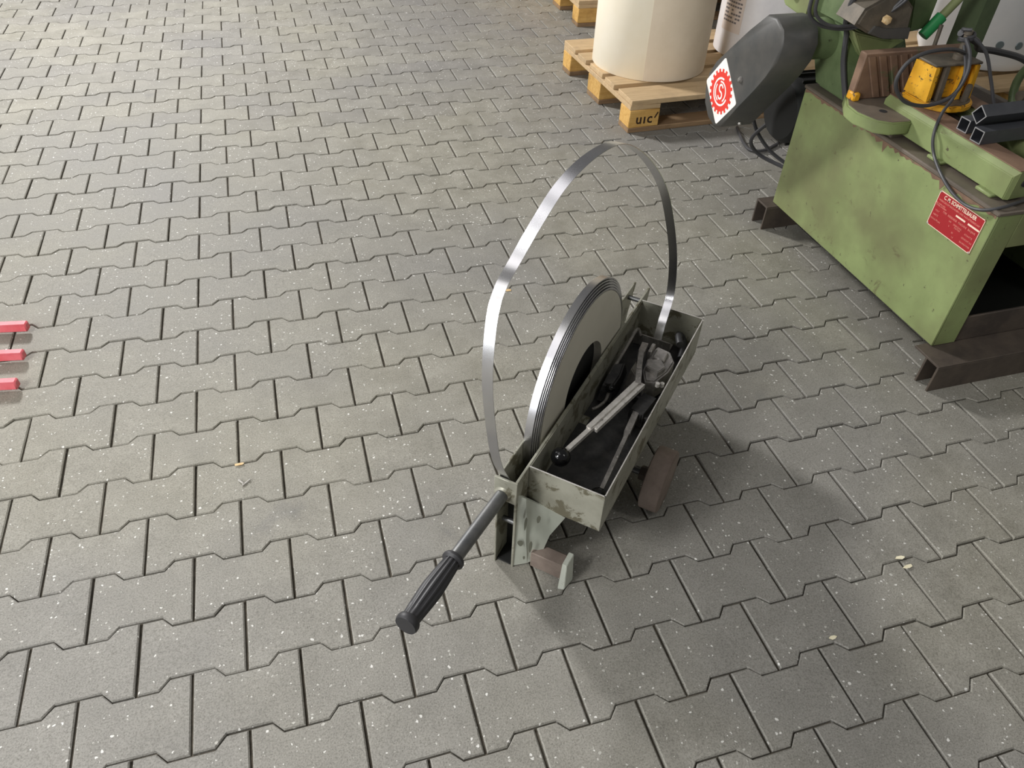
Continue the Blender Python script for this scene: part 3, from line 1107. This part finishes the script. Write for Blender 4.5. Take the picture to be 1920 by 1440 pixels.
# channel post at the far side
m = MB()
b0 = [(2.722, 0.725), (2.774, 0.725), (2.774, 0.731), (2.728, 0.731), (2.728, 0.804), (2.774, 0.804), (2.774, 0.81), (2.722, 0.81)]
m.prism([(x, y, 0.512) for x, y in b0], [(x, y, 0.90) for x, y in b0])
build('channel_post', m, 'green_deep', saw)
# handwheel at the far end of the vise screw
m = MB()
cw = Vector((2.78, 0.455, 0.60))
ring = [cw + Vector((0.0, math.cos(2 * math.pi * k / 36) * 0.095, math.sin(2 * math.pi * k / 36) * 0.095)) for k in range(36)]
m.tube(ring, 0.012, 10, closed=True)
hw = build('handwheel', m, 'green_dark', saw)
m = MB()
for k in range(3):
    a = 2 * math.pi * k / 3 + 0.4
    m.tube([cw, cw + Vector((0, math.cos(a) * 0.09, math.sin(a) * 0.09))], 0.007, 8)
build('spoke', m, 'green_dark', hw)
m = MB()
m.tube([(2.70, 0.455, 0.60), (2.80, 0.455, 0.60)], 0.015, 14)
build('screw_hub', m, 'grey_iron', hw)
# belt guard
gp = [(0.905, 0.722), (0.983, 0.656), (1.067, 0.575), (1.138, 0.506), (1.170, 0.455), (1.176, 0.405), (1.160, 0.352), (1.122, 0.316), (1.072, 0.303), (1.028, 0.318), (0.992, 0.358), (0.944, 0.420), (0.879, 0.498), (0.834, 0.558), (0.802, 0.613), (0.793, 0.665), (0.812, 0.704), (0.855, 0.726)]
m = MB()
gc = (0.98, 0.52)
inn = [(gc[0] + (y - gc[0]) * 0.965, gc[1] + (z - gc[1]) * 0.965) for y, z in gp]
out = [(gc[0] + (y - gc[0]) * 1.0, gc[1] + (z - gc[1]) * 1.0) for y, z in gp]
bm = m.bm
l0 = [bm.verts.new((2.100, y, z)) for y, z in inn]
l1 = [bm.verts.new((2.106, y, z)) for y, z in out]
l2 = [bm.verts.new((2.222, y, z)) for y, z in out]
bm.faces.new(l0)
bm.faces.new(l2[::-1])
ng = len(gp)
for i in range(ng):
    j = (i + 1) % ng
    bm.faces.new((l0[i], l1[i], l1[j], l0[j]))
    bm.faces.new((l1[i], l2[i], l2[j], l1[j]))
gd = build('belt_guard', m, 'guard_black', saw, smooth=50)
for y_, z_ in ((0.965, 0.505),):
    m = MB()
    m.lathe([(0, 0), (0.010, 0), (0.010, -0.004), (0.005, -0.010), (0, -0.010)], (2.100, y_, z_), (1, 0, 0), 12)
    build('guard_screw', m, 'tool_cast', gd)
m = MB()
m.lathe([(0, 0), (0.006, 0), (0.005, 0.006), (0, 0.006)], (2.165, 1.012, 0.334), (0, -0.75, -0.66), 10)
build('guard_screw', m, 'tool_bright', gd)
# motor behind the column
m = MB()
m.lathe([(0, 0), (0.10, 0), (0.115, 0.02), (0.115, 0.24), (0.09, 0.27), (0, 0.27)], (2.33, 1.03, 0.36), (1, 0, 0), 28)
for k in range(18):
    a = 2 * math.pi * k / 18
    m.box(2.36, 2.56, -0.003, 0.003, 0.11, 0.124, Matrix.Translation((0, 1.03, 0.36)) @ Matrix.Rotation(a, 4, 'X'))
build('motor', m, 'motor_black', saw)
m = MB()
m.box(2.40, 2.52, 0.868, 0.96, 0.30, 0.42, None, 0.004)
build('motor_mount', m, 'motor_black', saw)

# emblem on the guard: red gear with rings and an S
bd = [(1.079, 0.539), (1.173, 0.428), (1.053, 0.317), (0.957, 0.427)]
ctr = (sum(p[0] for p in bd) / 4, sum(p[1] for p in bd) / 4)
m = MB()
bdr = []
for i in range(4):
    p, q, r = Vector(bd[i - 1]), Vector(bd[i]), Vector(bd[(i + 1) % 4])
    for k in range(4):
        u = k / 3
        a = q + (p - q).normalized() * 0.010
        c = q + (r - q).normalized() * 0.010
        bdr.append((1 - u) ** 2 * a + 2 * u * (1 - u) * q + u * u * c)
m.prism([(2.0985, v.x, v.y) for v in bdr], [(2.1002, v.x, v.y) for v in bdr])
bg_ = build('emblem_plate', m, 'badge_white', gd)


def flat_x(mb, outer, inner, x, t=0.0006):
    """flat ring or disc in a plane of constant x (y,z given), facing -x"""
    n = len(outer)
    A = [mb.bm.verts.new((x, *p)) for p in outer]
    if inner is None:
        mb.bm.faces.new(A)
        return
    B = [mb.bm.verts.new((x, *p)) for p in inner]
    for i in range(n):
        mb.bm.faces.new((A[i], A[(i + 1) % n], B[(i + 1) % n], B[i]))


cy, cz = ctr
gear = []
NTEETH = 20
for k in range(NTEETH):
    for f_, rr in ((0.0, 0.064), (0.22, 0.064), (0.28, 0.074), (0.72, 0.074), (0.78, 0.064)):
        a = 2 * math.pi * (k + f_) / NTEETH
        gear.append((cy + rr * math.cos(a), cz + rr * math.sin(a)))
m = MB()
flat_x(m, gear, None, 2.0978)
build('emblem_gear', m, 'badge_red', bg_, normals=False)


def arc(mb, r0, r1, a0, a1, x, n=28, dy=0, dz=0):
    vs = []
    for k in range(n + 1):
        a = math.radians(a0 + (a1 - a0) * k / n)
        vs.append((mb.bm.verts.new((x, cy + dy - r0 * math.cos(a), cz + dz + r0 * math.sin(a))), mb.bm.verts.new((x, cy + dy - r1 * math.cos(a), cz + dz + r1 * math.sin(a)))))
    for p, q in zip(vs[:-1], vs[1:]):
        mb.bm.faces.new((p[0], q[0], q[1], p[1]))


m = MB()
arc(m, 0.0405, 0.0470, 80, 345, 2.0972)
arc(m, 0.0300, 0.0355, -50, 110, 2.0972)
arc(m, 0.0300, 0.0355, 150, 255, 2.0972)
arc(m, 0.0085, 0.0150, 20, 270, 2.0972, 20, 0.0, 0.0115)
arc(m, 0.0085, 0.0150, -160, 90, 2.0972, 20, 0.0, -0.0115)
build('emblem_letters', m, 'badge_white', bg_, normals=False)

# maker's plate
YA, YB, ZA, ZB = 0.043, 0.207, 0.378, 0.477
npl = mbox('name_plate', (X0 - 0.0016, X0, YA, YB, ZA, ZB), 'plate_red', saw, 0.0003)
m = MB()
for a in ((YA, YB, ZB - 0.0022, ZB), (YA, YB, ZA, ZA + 0.0016), (YA, YA + 0.0016, ZA, ZB), (YB - 0.0016, YB, ZA, ZB)):
    m.box(X0 - 0.0021, X0 - 0.0015, *a)
build('plate_border', m, 'plate_print', npl)


def on_plate(y, z):
    # text x -> -y, text y -> +z, facing -x
    return Matrix(((0, 0, -1, X0 - 0.0021), (-1, 0, 0, y), (0, 1, 0, z), (0, 0, 0, 1)))


m = MB()
m.merge(text_mesh('C. M. SCHMITTELBAUER', 0.0145, on_plate(0.128, 0.4655), width=0.118))
for a in ((0.096, 0.130, 0.4405, 0.4450), (0.046, 0.086, 0.4405, 0.4450)):
    m.box(X0 - 0.0023, X0 - 0.0016, *a)
build('plate_lettering', m, 'plate_print', npl)
m = MB()
m.merge(text_mesh('WERKZEUGMASCHINEN UND INDUSTRIEBEDARF', 0.0065, on_plate(0.125, 0.4535), width=0.150))
m.merge(text_mesh('TYPE   KREISSAEGE   MASCHINE   BAUJAHR', 0.0075, on_plate(0.112, 0.4305), width=0.120))
m.merge(text_mesh('BEI ANFRAGEN', 0.005, on_plate(0.188, 0.4435)))
m.merge(text_mesh('NUMMER ANGEBEN', 0.005, on_plate(0.186, 0.4385)))
for y, z, tx in ((0.190, 0.424, 'VOLT'), (0.190, 0.412, 'HERTZ'), (0.184, 0.400, 'SCHALTPLAN'), (0.138, 0.420, 'kW'), (0.136, 0.408, 'V'), (0.110, 0.419, 'DREHZAHL'), (0.108, 0.413, 'MOTOR'),
                 (0.068, 0.415, 'SCHNITTE'), (0.068, 0.403, 'GEWICHT KG'), (0.068, 0.391, 'BAUNUMMER'), (0.118, 0.398, '50'), (0.112, 0.388, '1.5')):
    m.merge(text_mesh(tx, 0.0060, on_plate(y, z)))
build('plate_small_print', m, 'plate_pink', npl)
for y, z in ((YA + 0.004, ZA + 0.003), (YB - 0.003, ZA + 0.003), (YB - 0.003, ZB - 0.003)):
    m = MB()
    m.lathe([(0, 0), (0.0028, 0), (0.0018, -0.0016), (0, -0.002)], (X0 - 0.002, y, z), (1, 0, 0), 10)
    build('rivet', m, 'tool_bright', npl)


def cable(name, pts, r, parent, mat='cable_black', n=8):
    m = MB()
    m.tube(catmull(pts, n), r, 8)
    return build(name, m, mat, parent)


# cables on the machine
cable('jaw_cable', [(2.44, 0.455, 0.735), (2.34, 0.41, 0.767), (2.256, 0.40, 0.768), (2.208, 0.40, 0.748), (2.189, 0.40, 0.709), (2.203, 0.40, 0.673), (2.25, 0.40, 0.638), (2.325, 0.40, 0.624), (2.394, 0.40, 0.645), (2.418, 0.405, 0.70), (2.425, 0.43, 0.745), (2.43, 0.465, 0.770)], 0.0052, saw)
cable('hanging_cable', [(2.430, 0.462, 0.755), (2.425, 0.42, 0.70), (2.396, 0.395, 0.645), (2.350, 0.368, 0.612), (2.312, 0.330, 0.572), (2.308, 0.300, 0.532), (2.280, 0.225, 0.512), (2.272, 0.162, 0.493), (2.271, 0.106, 0.487), (2.272, 0.056, 0.500), (2.302, 0.030, 0.519), (2.386, 0.046, 0.519), (2.50, 0.05, 0.519)], 0.0042, saw)
cable('side_cable', [(2.45, 0.47, 0.775), (2.49, 0.44, 0.74), (2.52, 0.41, 0.67), (2.55, 0.38, 0.60), (2.60, 0.35, 0.566)], 0.0045, saw)
cable('supply_hose', [(2.44, 0.50, 0.775), (2.53, 0.52, 0.74), (2.635, 0.60, 0.690), (2.709, 0.60, 0.677), (2.827, 0.60, 0.646), (2.95, 0.6, 0.58)], 0.0095, saw)
m = MB()
for k in range(3):
    a0 = k * 2.0
    m.tube([Vector((2.448, 0.482, 0.752 + 0.010 * k)) + Vector((0.017 * math.cos(a0 + j * 0.5), 0.017 * math.sin(a0 + j * 0.5), 0.0016 * j)) for j in range(14)], 0.0045, 8)
build('cable_knot', m, 'cable_black', saw)
tc = [(2.118, 0.74, 0.830), (2.121, 0.74, 0.775), (2.150, 0.735, 0.746), (2.193, 0.728, 0.733), (2.249, 0.715, 0.731), (2.298, 0.690, 0.752), (2.33, 0.66, 0.795), (2.352, 0.64, 0.84)]
cable('head_cable', tc, 0.0055, saw)
cable('head_cable', [(x + 0.010, y - 0.012, z + (0.012 if i > 3 else 0.006)) for i, (x, y, z) in enumerate(tc)], 0.0050, saw)
cable('column_cable', [(2.262, 0.70, 0.90), (2.248, 0.73, 0.80), (2.266, 0.752, 0.735), (2.290, 0.764, 0.700), (2.296, 0.745, 0.62), (2.302, 0.70, 0.54), (2.30, 0.672, 0.514)], 0.0085, saw)
cable('motor_cable', [(2.40, 1.12, 0.30), (2.38, 1.22, 0.17), (2.44, 1.24, 0.09), (2.52, 1.16, 0.06), (2.60, 1.02, 0.05)], 0.0075, saw)
cable('motor_cable', [(2.34, 1.14, 0.42), (2.36, 1.22, 0.26), (2.46, 1.20, 0.12), (2.58, 1.08, 0.05)], 0.0070, saw)
m = MB()
m.tube(catmull([(2.60, 1.66, 0.007), (2.545, 1.50, 0.007), (2.543, 1.43, 0.007), (2.60, 1.42, 0.007), (2.68, 1.46, 0.007), (2.757, 1.50, 0.007), (2.885, 1.52, 0.007), (3.05, 1.46, 0.007)], 10), 0.0065, 8)
o = build('floor_cable', m, 'cable_black')
tag(o, 'thin black cable looping over the paving between pallet and green machine', 'cable')

# ------------------------------------------------------------------ square steel tubes on the vise
def square_tube(end, z, size, length, rz, roll, label):
    cx, cy = end
    t = empty('square_tube', (cx, cy, z), rz)
    M = Matrix.Translation((cx, cy, z)) @ Matrix.Rotation(rz, 4, 'Z') @ Matrix.Rotation(roll, 4, 'X')
    h, k = size / 2, 0.0025
    m = MB()
    for a in ((-h, h, h - k, h), (-h, h, -h, -h + k), (-h, -h + k, -h + k, h - k), (h - k, h, -h + k, h - k)):
        m.box(0.0012, length, *a, M)
    build('wall', m, 'square_tube', t)
    m = MB()
    for a in ((-h, h, h - k, h), (-h, h, -h, -h + k), (-h, -h + k, -h + k, h - k), (h - k, h, -h + k, h - k)):
        m.box(0, 0.0012, *a, M)
    build('cut_end', m, 'tube_cut', t)
    tag(t, label, 'steel tube')
    return t


square_tube((2.352, 0.288), 0.6145, 0.034, 1.0, 0.03, 0.0, 'dark square steel tube lying on the vise rails, on the yellow jaw side')
square_tube((2.338, 0.222), 0.6145, 0.034, 1.0, 0.03, 0.0, 'dark square steel tube lying on the vise rails, on the maker plate side')
square_tube((2.352, 0.256), 0.6545, 0.034, 1.0, 0.03, 0.6, 'dark square steel tube lying on top of two others on the vise rails')

# ------------------------------------------------------------------ pallets
def pallet(loc, rz, label, marks=False, group=None):
    p = empty('wooden_pallet', loc, rz)
    B = Matrix.Translation(loc) @ Matrix.Rotation(rz, 4, 'Z')
    tag(p, label, 'pallet')
    rr = random.Random(int(loc[1] * 100))

    def pb(name, a, mat, bev=0.002, parent=p):
        m = MB()
        m.box(*a, B, bev)
        return build(name, m, mat, parent)
    ys = [(0, 0.145), (0.19, 0.29), (0.3275, 0.4725), (0.51, 0.61), (0.655, 0.80)]
    for y0, y1 in ys:
        e = rr.uniform(-0.004, 0.004)
        pb('deck_board', (e, 1.2 + e, y0, y1, 0.122, 0.144), 'wood_deck')
    for x0 in (0, 0.5275, 1.055):
        pb('cross_board', (x0, x0 + 0.145, 0.002, 0.798, 0.100, 0.1215), 'wood_deck')
    first = None
    for x0 in (0, 0.5275, 1.055):
        for y0, y1 in ((0, 0.1), (0.3275, 0.4725), (0.70, 0.80)):
            b = pb('block', (x0, x0 + 0.145, y0, y1, 0.022, 0.0995), 'wood_block', 0.003)
            if first is None:
                first = b
    for y0, y1 in ((0, 0.1), (0.3275, 0.4725), (0.70, 0.80)):
        pb('bottom_board', (0, 1.2, y0, y1, 0.0, 0.0215), 'wood_dark')
    if marks:
        m = MB()
        Mt = B @ Matrix(((1, 0, 0, 0.072), (0, 0, 1, -0.0004), (0, 1, 0, 0.058), (0, 0, 0, 1)))
        m.merge(text_mesh('uıc', 0.062, Mt, 1.15))
        m.box(-0.003, 0.003, -0.0004, 0.0004, -0.012, 0.016, B @ Matrix.Translation((0.128, -0.0004, 0.070)) @ Matrix.Rotation(0.5, 4, 'Y'))
        build('stamp', m, 'print_dark', first)
    return p


pallet((2.088, 1.715, 0.0), math.radians(1.8), 'weathered wooden pallet under the cream paper roll', True)
pallet((2.375, 3.145, 0.0), math.radians(-1.0), 'wooden pallet with orange cardboard on it, behind the cream paper roll')

# cream paper roll
pr = empty('paper_roll', (2.355, 2.150, 0.1445))
tag(pr, 'large upright roll of cream paper standing on a pallet', 'paper roll')
m = MB()
m.lathe([(0.04, 0), (0.262, 0), (0.2645, 0.003), (0.2645, 0.95), (0.262, 0.953), (0.04, 0.953)], (2.355, 2.150, 0.1445), (0, 0, 1), 96)
build('roll_body', m, 'paper_cream', pr)
m = MB()
vs = []
for k in range(21):
    a = math.radians(-119 + k * 6.5)
    vs.append([m.bm.verts.new((2.355 + r * math.cos(a), 2.150 + r * math.sin(a), z)) for r, z in ((0.2646, 0.1465), (0.2662, 0.1465), (0.2662, 1.095), (0.2646, 1.095))])
for a, c in zip(vs[:-1], vs[1:]):
    for q in range(4):
        m.bm.faces.new((a[q], a[(q + 1) % 4], c[(q + 1) % 4], c[q]))
m.bm.faces.new(vs[0])
m.bm.faces.new(vs[-1][::-1])
build('outer_sheet', m, 'paper_tan', pr)
m = MB()
m.lathe([(0.036, 0), (0.04, 0), (0.04, 0.955), (0.036, 0.955), (0.036, 0)], (2.355, 2.150, 0.1445), (0, 0, 1), 24)
build('core_tube', m, 'cardboard', pr)

# white wrapped goods beside it with a printed sheet
wr = empty('white_wrapped_roll', (2.985, 2.200, 0.1445))
tag(wr, 'white film-wrapped roll with a printed sheet, behind the black belt guard', 'wrapped roll')
m = MB()
m.lathe([(0, 0), (0.222, 0), (0.228, 0.006), (0.228, 0.90), (0.22, 0.91), (0, 0.91)], (2.985, 2.200, 0.1445), (0, 0, 1), 64)
build('wrap', m, 'white_wrap', wr)
m = MB()
vs = []
for k in range(9):
    a = math.radians(176 + k * 4)
    vs.append([m.bm.verts.new((2.985 + r * math.cos(a), 2.200 + r * math.sin(a), z)) for r, z in ((0.2285, 0.26), (0.2295, 0.26), (0.2295, 0.62), (0.2285, 0.62))])
for a, c in zip(vs[:-1], vs[1:]):
    for q in range(4):
        m.bm.faces.new((a[q], a[(q + 1) % 4], c[(q + 1) % 4], c[q]))
m.bm.faces.new(vs[0])
m.bm.faces.new(vs[-1][::-1])
lb = build('printed_sheet', m, 'label_paper', wr)
m = MB()
rl_ = random.Random(5)
for i in range(12):
    z = 0.30 + i * 0.017
    for k in range(7):
        if rl_.random() < 0.15:
            continue
        a0 = math.radians(178 + k * 3.9)
        a1 = a0 + math.radians(3.2)
        pts_ = []
        for a in (a0, a1):
            for zz in (z, z + 0.008):
                pts_.append((2.985 + 0.2299 * math.cos(a), 2.200 + 0.2299 * math.sin(a), zz))
        m.faces([pts_[0], pts_[2], pts_[3], pts_[1]], [(0, 1, 2, 3)])
build('print_lines', m, 'print_grey', lb, normals=False)

# cardboard on the far pallet
cb = empty('cardboard_box', (2.80, 3.55, 0.1445))
tag(cb, 'orange-brown cardboard box on the far pallet behind the paper roll', 'cardboard box')
m = MB()
m.box(2.40, 3.40, 3.20, 3.92, 0.1445, 0.62, None, 0.004)
build('carton', m, 'cardboard', cb)
m = MB()
m.box(2.398, 3.402, 3.53, 3.59, 0.6195, 0.6215, None)
m.box(2.3985, 2.400, 3.53, 3.59, 0.50, 0.621, None)
build('tape', m, 'leaf_bit', cb)

# ------------------------------------------------------------------ silver-white drum on a pallet behind the saw
pallet((3.42, 1.50, 0.0), math.radians(2.0), 'wooden pallet under the white drum, behind the sawing machine')
dr = empty('white_drum', (4.06, 1.93, 0.1445))
tag(dr, 'shiny white metal drum with grey ring bands on a pallet', 'drum')
m = MB()
R0 = 0.285
prof = [(0, 0), (R0 - 0.05, 0), (R0 - 0.02, 0.012), (R0, 0.05), (R0, 0.44), (R0 + 0.012, 0.455), (R0 + 0.012, 0.475), (R0, 0.49), (R0, 0.60), (R0 + 0.012, 0.615), (R0 + 0.012, 0.635), (R0, 0.65), (R0, 0.86), (R0 - 0.01, 0.88), (0, 0.88)]
m.lathe(prof, (4.06, 1.93, 0.1445), (0, 0, 1), 72)
build('drum_body', m, 'silver_white', dr)
for h in (0.545, 0.69):
    m = MB()
    m.lathe([(R0 + 0.0005, h), (R0 + 0.004, h + 0.003), (R0 + 0.004, h + 0.015), (R0 + 0.0005, h + 0.018)], (4.06, 1.93, 0.1445), (0, 0, 1), 72)
    build('ring_band', m, 'drum_band', dr)
for a in (-118, -100):
    m = MB()
    ar = math.radians(a)
    m.lathe([(0, 0), (0.018, 0), (0.016, 0.003), (0, 0.003)], (4.06 + R0 * math.cos(ar), 1.93 + R0 * math.sin(ar), 0.28), (math.cos(ar), math.sin(ar), 0), 16)
    build('drum_mark', m, 'drum_band', dr)

# ------------------------------------------------------------------ red bar ends at the left edge
for i, (x, y) in enumerate(((-0.156, 0.806), (-0.145, 0.672), (-0.141, 0.548))):
    t_ = empty('red_bar', (x, y, 0.0))
    M = Matrix.Translation((x, y, 0.0)) @ Matrix.Rotation(math.radians(171), 4, 'Z')
    m = MB()
    m.box(0, 0.62, -0.0125, 0.0125, 0.010, 0.036, M, 0.004)
    build('bar', m, 'red_paint', t_)
    m = MB()
    m.box(0.30, 0.33, -0.012, 0.012, 0.0, 0.0105, M, 0.001)
    m.box(0.56, 0.59, -0.012, 0.012, 0.0, 0.0105, M, 0.001)
    build('foot', m, 'red_paint', t_)
    tag(t_, ('outermost red steel bar end, on the side away from the strap dispenser', 'red steel bar end lying between two others like it',
             'outermost red steel bar end, on the strap dispenser side')[i], 'steel bar', 'red bar ends on the open paving')

# ------------------------------------------------------------------ small litter
def scrap(name, x, y, size, mat, label, cat, seed, n=7, rz=0.0):
    r_ = random.Random(seed)
    m = MB()
    ang = [2 * math.pi * k / n for k in range(n)]
    rad = [size * r_.uniform(0.55, 1.0) for _ in ang]
    c0 = (x, y, 0.006)
    lo = [(x + rd * math.cos(a + rz) * 1.2, y + rd * math.sin(a + rz) * 0.55, 0.0006 + r_.uniform(0, 0.003)) for a, rd in zip(ang, rad)]
    up = [(p[0], p[1], p[2] + 0.0008) for p in lo]
    m.prism(lo, up)
    o = build(name, m, mat)
    return tag(o, label, cat)


scrap('paper_scrap', 1.806, -0.524, 0.012, 'paper_bit', 'torn cream paper scrap on the shaded paving, the upright one of a pair', 'paper scrap', 1, rz=1.2)
scrap('paper_scrap', 1.806, -0.548, 0.011, 'paper_bit', 'torn cream paper scrap on the shaded paving, the flat one of a pair', 'paper scrap', 2, rz=-0.4)
scrap('dry_leaf', 0.402, 0.132, 0.013, 'leaf_bit', 'crumpled tan leaf fragment beside a small bent nail', 'leaf', 3)
scrap('dry_leaf', 1.238, 0.684, 0.014, 'leaf_bit', 'crumpled tan leaf fragment lying under the strap loop', 'leaf', 4)
scrap('wood_chip', 1.54, -0.655, 0.010, 'paper_bit', 'small pale wood chip in a paving joint', 'wood chip', 6)
m = MB()
m.tube([(0.398, 0.081, 0.003), (0.409, 0.066, 0.003)], 0.0022, 8)
m.tube([(0.405, 0.061, 0.002), (0.424, 0.076, 0.003)], 0.0018, 8)
o = build('bent_nail', m, 'tool_bright')
tag(o, 'tiny bright bent nail lying on a paving stone', 'nail')
